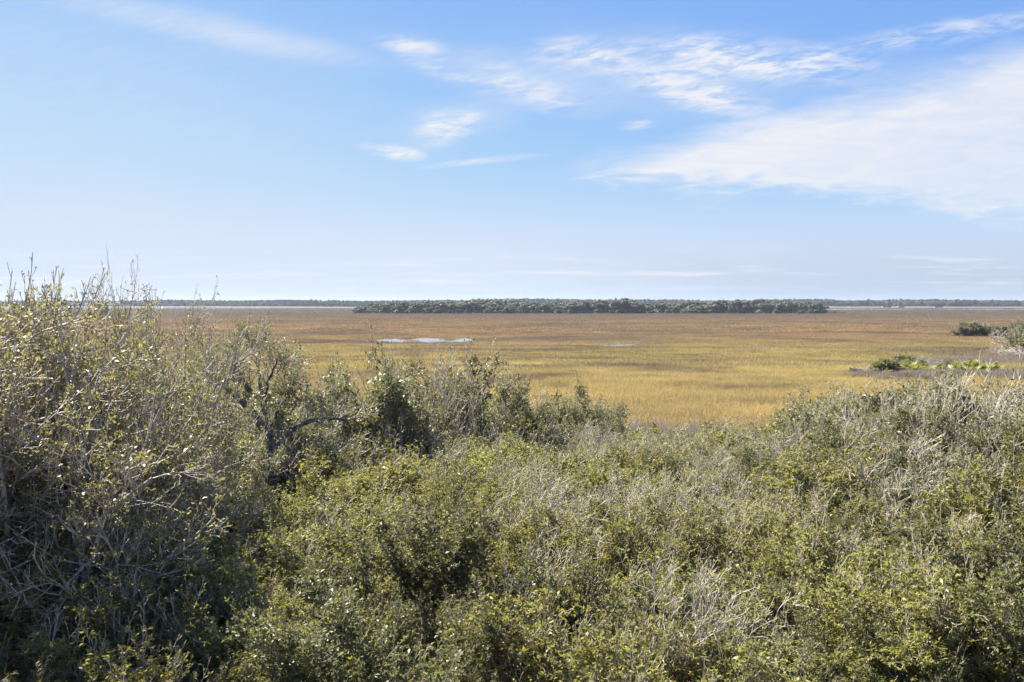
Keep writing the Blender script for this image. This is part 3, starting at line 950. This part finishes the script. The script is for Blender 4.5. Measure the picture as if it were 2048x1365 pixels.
for x, y in pts:
    b = 1024 + x / y * F
    off = rng.uniform(-.28, .28)
    size = 'low' if off < -.1 else ('medium' if off < .1 else 'tall')
    top = canopy(x, y) + off - (rng.uniform(0, .35) if y < 13.5 else 0)
    if b > 1650:
        top += 0.35
    if b < 480 and y < 15:
        top += 0.0012 * (480 - max(b, 0))
    if 1220 < b < 1640 and y > 25:
        top -= 0.075 * (y - 25)
        if y > 39:
            continue
    bare_p = 0.42
    if 1300 < b < 1720 and 13.5 < y < 30:
        bare_p = .95
    if b > 1300 and y > 28:
        bare_p = .65
    if b < 500:
        bare_p = .45
    if y < 14.5:
        bare_p *= .3 if b > 450 else 0
    if y > 32:
        where = 'by the gnarled oak' if b < 800 else ('beside the dead rush strip' if b < 1600 else 'behind the leafy oak spires')
    elif y > 20:
        where = 'downslope of the gnarled oak' if b < 700 else ('in the middle of the thicket' if b < 1300 else 'among the leafless shrubs')
    else:
        where = 'below the tall broad-leaved trees' if b < 600 else ('over the deep shade' if b < 1300 else 'around the curved dead branch')
    grp = 'shrubs ' + where
    if rng.random() < bare_p:       # leafless shrubs stand in between the leafy ones
        plant('bare_shrub', 'bare', x + rng.uniform(.5, .8), y + rng.uniform(-.7, .7), top + rng.uniform(.25, .85), size + ' pale leafless shrub of fine twigs ' + where, 'shrub', size + ' leafless ' + grp, rng.uniform(.8, 1.2))
    if rng.random() < (.5 if y < 14 else .16 if b < 1500 else .34):
        plant('oak_bush', 'dark_oak' if y < 24 else 'scrub_oak', x, y, top + rng.uniform(-.1, .2), size + (' dark glossy' if y < 24 else ' sage grey') + ' oak shrub ' + where, 'bush', size + (' dark' if y < 24 else ' sage') + ' oak ' + grp, rng.uniform(1.0, 1.25))
    else:
        plant('thicket_shrub', 'thicket_close' if y < 14 else 'thicket_near' if y < 21 else 'thicket_far', x, y, top, size + ' dense olive shrub with small leaves ' + where, 'shrub', size + ' olive ' + grp, rng.uniform(1.15, 1.45))

# dead branches caught in the thicket
def dead_branch(pts, r0, label, seed, mat='pale_twig'):
    q = np.array([[X_(a, c), c, Z_(b, c)] for a, b, c in pts])
    o = q[0].copy()
    q = q - o
    t = np.linspace(0, 1, len(q)); tt = np.linspace(0, 1, 16)
    q = np.stack([np.interp(tt, t, q[:, k]) for k in range(3)], -1)
    for _ in range(3):
        q[1:-1] = .25 * q[:-2] + .5 * q[1:-1] + .25 * q[2:]
    rg = np.random.default_rng(seed)
    R = np.linspace(r0, r0 * .4, 16)
    a, b = grow(q[None], R[None], 10, .15, 1, (30, 70), .55, 5, rg, .08, .2, rfac=.6, rmin=.005)
    a2, b2 = grow(a, b, 4, .2, 1, (30, 70), .25, 4, rg, .06, .2, rmin=.004)
    r = root('dead_branch', tuple(o), 0, 1.0, label, 'branch')
    vv, f = tubes(q[None], R[None], 7)
    new_obj('limb', mesh_quads('dead_limb', vv, f, True), r, M[mat])
    wv, wf = join([tubes(a, b, 4), tubes(a2, b2, 3)])
    new_obj('branchwork', mesh_quads('dead_branchwork', wv, wf, True), r, M[mat])
dead_branch([(1540, 1222, 12.6), (1610, 1218, 12.4), (1665, 1236, 12.2), (1710, 1238, 12.1), (1750, 1205, 12.0)], .016, 'pale curved dead branch sagging across the green shrubs', 61)
dead_branch([(1420, 1285, 12.6), (1440, 1250, 12.4), (1490, 1225, 12.3), (1540, 1200, 12.2)], .030, 'brown broken dead limb with fine twigs at its tip', 62, 'limb')
dead_branch([(1020, 1160, 14.4), (1085, 1100, 14.0), (1140, 1062, 13.8), (1185, 1060, 13.6)], .010, 'pale forked dead branch in the olive shrubs', 63, 'twig')
dead_branch([(1010, 1345, 12.4), (1060, 1300, 12.1), (1110, 1285, 12.0), (1150, 1270, 11.9)], .010, 'thin bare branch leaning over the deep shade', 64, 'twig')
dead_branch([(1880, 1300, 12.2), (1920, 1280, 12.0), (1960, 1250, 11.9)], .018, 'short bare branch beside the curved dead branch', 65, 'twig')

# dry leaves on the ground under the tall trees
rng = np.random.default_rng(8)
n = 14000
y = rng.uniform(10.5, 17, n); x = rng.uniform(-.75, .3, n) * y
z = ground_z(x, y) + rng.uniform(.004, .05, n)
a = rng.uniform(0, 6.28, n)
L = rng.uniform(.03, .08, n)
d = np.stack([np.cos(a), np.sin(a), rng.normal(0, .25, n)], -1)
s = np.stack([-np.sin(a), np.cos(a), rng.normal(0, .35, n)], -1)
c0 = np.stack([x, y, z], -1)
vv = np.stack([c0, c0 + d * L[:, None] * .5 + s * L[:, None] * .22, c0 + d * L[:, None], c0 + d * L[:, None] * .5 - s * L[:, None] * .22], 1).reshape(-1, 3)
new_obj('leaf_litter', mesh_quads('leaf_litter', vv, np.arange(4 * n).reshape(-1, 4)), None, M['litter'], kind='stuff', label='dry brown leaf litter on the ground under the tall trees', category='leaf litter')

# ------------------------------------------------------------------ palmettos and bushes out on the marsh
def frond_mesh(seed, segs=15):
    """fan leaf: stalk and radiating blades"""
    rg = np.random.default_rng(seed)
    vv, q = [], []
    stalk = np.array([[0, 0, 0], [.10, 0, .32], [.25, 0, .60]])
    a, f = tubes(stalk[None], np.array([[.018, .014, .012]]), 3)
    parts = [(a, f)]
    c = stalk[-1]
    fwd = norm(np.array([.75, 0, .65]))
    side = np.array([0, 1., 0])
    nrm = np.cross(fwd, side)
    for k in range(segs):
        t = (k / (segs - 1) - .5) * 2 * 2.25
        L = .62 * (1 - .12 * abs(t) / 2.25) * rg.uniform(.9, 1.08)
        d = norm(fwd * math.cos(t) + side * math.sin(t) + nrm * rg.normal(.05, .12))
        w = norm(np.cross(d, nrm)) * .05
        tip = c + d * L + np.array([0, 0, -.10 * L])
        parts.append((np.array([c, c + d * L * .5 + w, tip, c + d * L * .5 - w]), np.array([[0, 1, 2, 3]])))
    v2, f2 = join(parts)
    me = mesh_quads('palmetto_frond', v2, f2)
    me.materials.append(M['palmetto'])
    return me
FR = [frond_mesh(k) for k in range(4)]
rng = np.random.default_rng(44)
PAL = [(1800, 104, 1.5), (1812, 107, 1.9), (1826, 105, 1.7), (1838, 103.5, 1.4), (1848, 106, 1.9), (1860, 104, 1.5), (1884, 103, 1.3), (1905, 104, 1.8), (1918, 106, 2.0), (1931, 104, 1.9),
       (1944, 105.5, 2.0), (1957, 104, 1.8), (1968, 106, 1.9), (1978, 103.5, 1.5), (1872, 105, 1.4), (1893, 106, 1.7), (1788, 103.5, 1.2), (1990, 105, 1.7), (1775, 102, 1.1), (1750, 102.5, 1.0), (1832, 102, 1.3), (1852, 101.5, 1.2), (1898, 102, 1.4), (1925, 102, 1.5), (1950, 102, 1.4), (1972, 101.5, 1.2)]
for k, (px, d, h) in enumerate(PAL):
    s = h / 1.15
    r = root('palmetto', (X_(px, d), d, 0), rng.uniform(0, 6), s, 'yellow green fan-leaved palmetto growing in the clump behind the dead rushes', 'palmetto', 'palmettos in the clump on the marsh')
    for j in range(13):
        fo = new_obj('frond', FR[(j + k) % 4], r)
        fo.rotation_euler = (rng.normal(0, .15), rng.uniform(-.35, .75), j * 2.4 + rng.normal(0, .2))
        fo.location = (rng.normal(0, .12), rng.normal(0, .12), rng.uniform(-.05, .12))
        sc = rng.uniform(.75, 1.15)
        fo.scale = (sc, sc, sc)

for s in range(2):
    shrub_proto('marsh_bush', 300 + s, 8, 2.2, (10, 58), [A_LV[0], A_LV[1], (4, .1, (30, 65), .26, .15, .16)], 4, .15, M['sage_leaf'], M['pale_twig'], shoots=3, leaf_prev=2, rmin=.016)
    shrub_proto('marsh_yellow', 310 + s, 7, 2.0, (10, 50), [A_LV[0], A_LV[1], (4, .1, (30, 65), .26, .15, .16)], 5, .17, M['yellow_leaf'], M['twig'], leaf_prev=3, rmin=.010)
    shrub_proto('marsh_bare', 320 + s, 9, 2.2, (10, 60), B_LV, 0, .05, M['oak_leaf'], M['pale_twig'], rmin=.012)
FARB = [
    ('marsh_yellow', 1766, 104, 1.9, 1.5, 'round bright green bush at the end of the palmetto clump'),
    ('marsh_bush', 1790, 105, 1.9, 1.3, 'dull green bush between the round bright bush and the palmettos'),
    ('marsh_yellow', 1812, 108, 2.1, 1.1, 'yellowish leafy bush in the palmetto clump'),
    ('marsh_bare', 1845, 107, 2.5, 1.5, 'grey twiggy dome rising from the palmetto clump'),
    ('marsh_bare', 1885, 105, 1.9, 1.2, 'small grey twiggy bush in the middle of the palmetto clump'),
    ('marsh_bare', 1735, 103, 1.3, 1.6, 'low pale bush trailing off the round bright bush'),
    ('marsh_bush', 1715, 103, .9, 1.6, 'lowest green bush at the outer tip of the palmetto strip'),
    ('marsh_bush', 1950, 226, 4.4, 1.5, 'broad grey green bush island in the brown marsh'),
    ('marsh_bush', 1930, 222, 3.2, 1.4, 'grey green bush at the outer end of the bush island'),
    ('marsh_bare', 1968, 228, 4.2, 1.4, 'silvery twiggy bush on top of the bush island'),
    ('marsh_bush', 1990, 224, 3.3, 1.5, 'dark green bush in the low middle of the bush island'),
    ('marsh_bush', 2016, 224, 3.6, 1.5, 'green bush joining the bush island to the larger thicket'),
    ('marsh_bush', 2045, 220, 4.4, 1.5, 'tall grey bush behind the silver bush'),
    ('marsh_bare', 2030, 158, 5.0, 1.3, 'tall silver grey bush standing over the dry rushes'),
    ('marsh_bush', 2052, 156, 4.8, 1.3, 'dark leaved bush with silver twigs beside the tall silver bush'),
    ('marsh_bush', 2075, 150, 5.0, 1.4, 'leafy grey bush on the dry side of the marsh'),
    ('marsh_bare', 2005, 140, 2.0, 1.8, 'low straw grey bush spreading before the tall silver bush'),
    ('marsh_bare', 2035, 132, 2.4, 1.8, 'low pale bush of dead stems near the palmettos'),
]
for kind, px, d, h, w, label in FARB:
    plant('marsh_bush' if kind != 'marsh_bare' else 'bare_shrub', kind, X_(px, d), d, h, label, 'bush', None, w, z0=0)

# ------------------------------------------------------------------ wooded island
def crown_mesh(name, blobs, nclump, size, seed, mat):
    """crown of leaf clumps spread through overlapping uneven lobes"""
    rg = np.random.default_rng(seed)
    vs = []
    wts = np.array([b[3] ** 2 for b in blobs]); wts = wts / wts.sum()
    which = rg.choice(len(blobs), nclump, p=wts)
    B = np.array(blobs)[which]
    d = norm(rg.normal(0, 1, (nclump, 3)))
    d[:, 2] = np.where((d[:, 2] < -.3) & (rg.random(nclump) < .5), -d[:, 2], d[:, 2])
    rad = B[:, 3] * (1 - .45 * rg.random(nclump) ** 2)
    c = B[:, :3] + d * rad[:, None] * np.array([1, 1, .78])
    nr = norm(d + rg.normal(0, .55, (nclump, 3)))
    t1 = norm(np.cross(nr, rg.normal(0, 1, (nclump, 3))))
    t2 = np.cross(nr, t1)
    s = (size * rg.uniform(.5, 1.3, nclump))[:, None]
    vv = np.stack([c - t1 * s, c + t2 * s * .7, c + t1 * s, c - t2 * s * .7], 1).reshape(-1, 3)
    me = mesh_quads(name, vv, np.arange(4 * nclump).reshape(-1, 4))
    me.materials.append(mat)
    return me

def oak_proto(seed, mat, n, size, hh=12.0, ww=5.5):
    rg = np.random.default_rng(seed)
    blobs = []
    for k in range(11):
        a = k * 2.4 + rg.normal(0, .3)
        r = ww * math.sqrt((k + .3) / 11) * .75
        blobs.append((r * math.cos(a), r * math.sin(a), hh * (.66 - .30 * (r / ww) ** 2 + rg.normal(0, .07)), rg.uniform(.30, .46) * ww))
    for k in range(6):
        a = k * 1.05 + rg.normal(0, .2)
        blobs.append((ww * .68 * math.cos(a), ww * .68 * math.sin(a), hh * rg.uniform(.06, .24), .38 * ww))
    crown = crown_mesh('island_crown', blobs, n, size, seed, mat)
    wood = []
    tr = np.array([[0, 0, -.2], [rg.normal(0, .3), rg.normal(0, .3), hh * .25], [rg.normal(0, .6), rg.normal(0, .6), hh * .6]])
    R = np.array([.38, .30, .12])
    wood.append(tubes(tr[None], R[None], 6))
    P, Rr = grow(tr[None], R[None], 8, .3, 1, (35, 65), ww * .9, 4, rg, .15, .12, rfac=.5, rmin=.05)
    wood.append(tubes(P, Rr, 4))
    wv, wf = join(wood)
    wm = mesh_quads('island_trunk', wv, wf, True)
    wm.materials.append(M['trunk'])
    return wm, crown
ISL = [oak_proto(400 + k, M['far_oak'], 4600, .42) for k in range(5)]
def palm_proto(seed, h):
    rg = np.random.default_rng(seed)
    tr = np.array([[0, 0, -.2], [rg.normal(0, .2), 0, h * .5], [rg.normal(0, .3), 0, h]])
    a, f = tubes(tr[None], np.array([[.22, .18, .18]]), 6)
    tm = mesh_quads('palm_trunk', a, f, True)
    tm.materials.append(M['trunk'])
    parts = []
    for k in range(46):
        az = k * 2.4
        el = rg.uniform(-.9, 1.35)
        d = np.array([math.cos(az) * math.cos(el), math.sin(az) * math.cos(el), math.sin(el)])
        s = norm(np.cross(d, np.array([0, 0, 1.01])))
        n_ = np.cross(s, d)
        c = tr[-1] + d * .7
        for j in range(5):
            t = (j - 2) * .38
            dd = norm(d * math.cos(t) + s * math.sin(t))
            ws = np.cross(dd, n_) * .13
            parts.append((np.array([c, c + dd * .7 + ws, c + dd * 1.35 + np.array([0, 0, -.35]), c + dd * .7 - ws]), np.array([[0, 1, 2, 3]])))
    v2, f2 = join(parts)
    cm_ = mesh_quads('palm_crown', v2, f2)
    cm_.materials.append(M['palm_leaf'])
    return tm, cm_
PALM = [palm_proto(430 + k, 9.5 + k) for k in range(3)]

rng = np.random.default_rng(99)
DI = 800.0
def island_tree(kind, px, depth, s, label, group=None, sz=None):
    x = X_(px, depth)
    vs = {'oak': ISL, 'palm': PALM}[kind]
    w_, c_ = vs[rng.integers(0, len(vs))]
    if kind == 'oak':
        s, sz = s * 1.22, (sz or 1) * .82
    r = root('island_oak_tree' if kind == 'oak' else 'sabal_palm_tree', (x, depth, 0), rng.uniform(0, 6.28), (s, s, s * (sz or 1)), label, 'tree' if kind == 'oak' else 'palm tree', group)
    new_obj('trunk', w_, r)
    new_obj('crown', c_, r, kind='stuff')
def island_zone(px):
    for lim, w in ((850, 'at the end without palms'), (1120, 'around the broad domed tree'), (1340, 'around the small pointed crown'), (1505, 'around the tallest ragged tree'), (9999, 'among the thickest palms')):
        if px < lim:
            return w
def size_word(s):
    return 'small rounded' if s < .88 else ('middling grey green' if s < 1.08 else 'large spreading')
px = 716.0
row = 0
while px < 1648:
    edge = min(1.0, (px - 700) / 70, (1672 - px) / 55)
    for rw in range(3):
        s = (.95 + .12 * rw + .10 * math.sin(px * .021 + 1) + .07 * math.sin(px * .067) + rng.normal(0, .17 if rw else .24)) * (.45 + .55 * edge)
        if rw == 0 and px > 1290 and rng.random() < .25:
            continue
        island_tree('oak', px + rng.normal(0, 4), DI + 4 + rw * 24 + rng.normal(0, 4), s,
                    size_word(s) + ' oak ' + ['on the island shore', 'inside the island', 'on the island crest'][rw] + ' ' + island_zone(px), 
                    size_word(s) + ' oaks ' + ['on the island shore', 'inside the island', 'on the island crest'][rw] + ' ' + island_zone(px))
    px += 15.5 + rng.uniform(-4, 4)
for k in range(34):
    pxp = rng.choice([rng.uniform(1430, 1480), rng.uniform(1520, 1640), rng.uniform(1530, 1640), rng.uniform(860, 1430)], p=[.25, .35, .3, .10])
    island_tree('palm', pxp, DI - 2 + rng.uniform(-3, 14), rng.uniform(.75, 1.05) * (1 if pxp < 1600 else .8), 'pale crowned palm on the island shore ' + island_zone(pxp), 'palms on the island shore ' + island_zone(pxp))
for k in range(70):
    pq = rng.uniform(715, 1652)
    island_tree('oak', pq, DI - 5 + rng.uniform(-2, 3), rng.uniform(.25, .5), 'low bushy oak at the island foot ' + island_zone(pq), 'low oaks at the island foot ' + island_zone(pq))
island_tree('oak', 1438, DI + 40, 1.02, 'tallest ragged tree poking above the island crest', None, 1.38)
island_tree('oak', 995, DI + 50, 1.22, 'broad domed tree standing above the island crest', None, 1.16)
island_tree('oak', 1247, DI + 30, .62, 'small pointed crown rising over the middle of the island', None, 2.3)
for pxs, s in ((1660, .22), (1668, .28), (1676, .25), (1685, .2)):
    island_tree('oak', pxs, DI + 6, s, 'tiny round bush off the end of the wooded island', 'bushes off the island end')

# ------------------------------------------------------------------ the mainland woods far behind
def wood_source(seed, pine):
    rg = np.random.default_rng(seed)
    hh = 17.0
    if pine:
        blobs = [(rg.normal(0, .8), rg.normal(0, .8), hh * (.62 + .09 * k), 2.6 - .3 * k) for k in range(5)]
    else:
        blobs = [(rg.normal(0, 2.2), rg.normal(0, 2.2), hh * rg.uniform(.3, .72), rg.uniform(2.2, 3.4)) for k in range(8)]
    me = crown_mesh('woodland_tree', blobs, 650, .65, seed, M['far_wood'])
    return bpy.data.objects.new('woodland_tree', me)
WS = [wood_source(500 + k, k % 2 == 1) for k in range(6)]
n = 15000
bear = rng.uniform(-.80, .80, n)
dep = 2020 + 520 * rng.random(n) ** 1.4 + 120 * np.sin(bear * 9) + 60 * np.sin(bear * 31)
hgt = 1.1 + .06 * np.sin(bear * 14 + 1) + .04 * np.sin(bear * 41) + rng.normal(0, .07, n)
hgt *= np.where((bear > -.05) & (bear < .4), 1.12, 1.0)
s = np.clip(hgt, .5, 1.6)
scatter('mainland_woods', np.stack([bear * dep, dep, np.zeros(n)], -1), np.stack([s * 1.15, s * 1.15, s], -1),
        np.stack([np.zeros(n), np.zeros(n), rng.uniform(0, 6.28, n)], -1), WS, rng.integers(0, 6, n),
        'long dark band of mainland woods along the horizon', 'woods')

# ------------------------------------------------------------------ buildings and a mast among the far woods
def box(x0, x1, y0, y1, z0, z1):
    vv = np.array([[x, y, z] for z in (z0, z1) for y in (y0, y1) for x in (x0, x1)], float)
    f = np.array([[0, 1, 5, 4], [1, 3, 7, 5], [3, 2, 6, 7], [2, 0, 4, 6], [4, 5, 7, 6], [0, 2, 3, 1]])
    return vv, f
def house(px, depth, w, h, label, roof_mat, z0=0.0, flat=False, group=None, rows=1, bays=4, wall='white_wall'):
    r = root('far_house', (X_(px, depth), depth, z0), 0, 1.0, label, 'house', group)
    a, f = box(-w / 2, w / 2, 0, 14, 0, h)
    new_obj('wall', mesh_quads('house_wall', a, f), r, M[wall])
    if flat:
        a, f = box(-w / 2 - .5, w / 2 + .5, -.5, 14.5, h + .003, h + .9)
        new_obj('roof', mesh_quads('house_roof', a, f), r, M[roof_mat])
    else:
        e = .8
        vv = np.array([[-w / 2 - e, -e, h], [w / 2 + e, -e, h], [w / 2 + e, 14 + e, h], [-w / 2 - e, 14 + e, h], [-w / 2 + 4, 7, h + 4.5], [w / 2 - 4, 7, h + 4.5]])
        vv[:, 2] += .003
        me = mesh_quads('house_roof', vv, [np.array([[0, 1, 5, 4], [2, 3, 4, 5]]), np.array([[1, 2, 5], [3, 0, 4]])])
        new_obj('roof', me, r, M[roof_mat])
    wm = None
    for k in range(rows):
        for j in range(bays):
            if wm is None:
                a, f = box(-.9, .9, -.06, .05, -1.1, 1.1)
                wm = mesh_quads('house_window', a, f)
                wm.materials.append(M['glass'])
            o = new_obj('window', wm, r)
            o.location = (-w / 2 + (j + .5) * w / bays, 0, h * (k + .55) / rows)
house(222, 1990, 34, 7.5, 'long white building with flat roof on the mainland shore', 'grey_roof', 9.0 - 1.0, True, None, 1, 6)
house(180, 1985, 22, 6.0, 'smaller white building by the long white one on the mainland', 'grey_roof', 7.0, True, None, 1, 4)
house(668, 1980, 24, 3.2, 'white low roofed building showing above the woods', 'grey_roof', 14.5, True, None, 1, 4)
house(702, 1985, 34, 4.0, 'wider white building at the treetop line near the island tip', 'grey_roof', 14.5, True, None, 1, 6)
house(1775, 2090, 18, 6, 'red roofed house in the mainland woods', 'red_roof', 2.0, False, 'red roofed houses in the mainland woods')
house(1803, 2085, 14, 6, 'red roofed house in the mainland woods', 'red_roof', 2.0, False, 'red roofed houses in the mainland woods')
house(1879, 2090, 16, 6, 'pale grey roofed house in the mainland woods', 'grey_roof', 2.0, False)
house(1648, 1500, 11, 3.0, 'small pale shelter near the end of the wooded island', 'grey_roof', 3.5, True, None, 1, 2)

mast = root('radio_mast', (X_(1633, 2300), 2300, 0), 0, 1.0, 'thin steel radio mast standing above the mainland woods', 'mast')
for sx, sy in ((-.8, -.5), (.8, -.5), (0, .9)):
    a, f = tubes(np.array([[[sx * 1.3, sy * 1.3, 0], [sx * .6, sy * .6, 34]]]), np.array([[.14, .10]]), 5)
    new_obj('leg', mesh_quads('mast_leg', a, f), mast, M['steel'])
zz = np.arange(0, 34, 2.0)
tri = np.array([[-.8, -.5], [.8, -.5], [0, .9]])
segs = []
for k, z in enumerate(zz[:-1]):
    for j in range(3):
        a0, a1 = tri[j] * (1.3 - .7 * z / 34), tri[(j + 1) % 3] * (1.3 - .7 * (z + 2) / 34)
        segs.append([[a0[0], a0[1], z], [a1[0], a1[1], z + 2]])
a, f = tubes(np.array(segs), np.full((len(segs), 2), .06), 3)
new_obj('bracing', mesh_quads('mast_bracing', a, f), mast, M['steel'])
a, f = tubes(np.array([[[0, 0, 33.5], [0, 0, 37]]]), np.array([[.12, .08]]), 5)
new_obj('antenna', mesh_quads('mast_antenna', a, f), mast, M['steel'])

# ------------------------------------------------------------------ haze
hz, T = new_mat('haze')
pv = T.n('ShaderNodeVolumePrincipled')
pv.inputs['Color'].default_value = (.58, .68, .82, 1)
pv.inputs['Density'].default_value = 0.000085
pv.inputs['Anisotropy'].default_value = 0.2
o = T.n('ShaderNodeOutputMaterial')
hz.node_tree.links.new(pv.outputs[0], o.inputs['Volume'])
a, f = box(-9200, 9200, -9200, 9200, -1.0, 44.0)
new_obj('haze', mesh_quads('haze', a, f), None, hz, kind='stuff', label='pale blue haze lying over the marsh', category='haze')
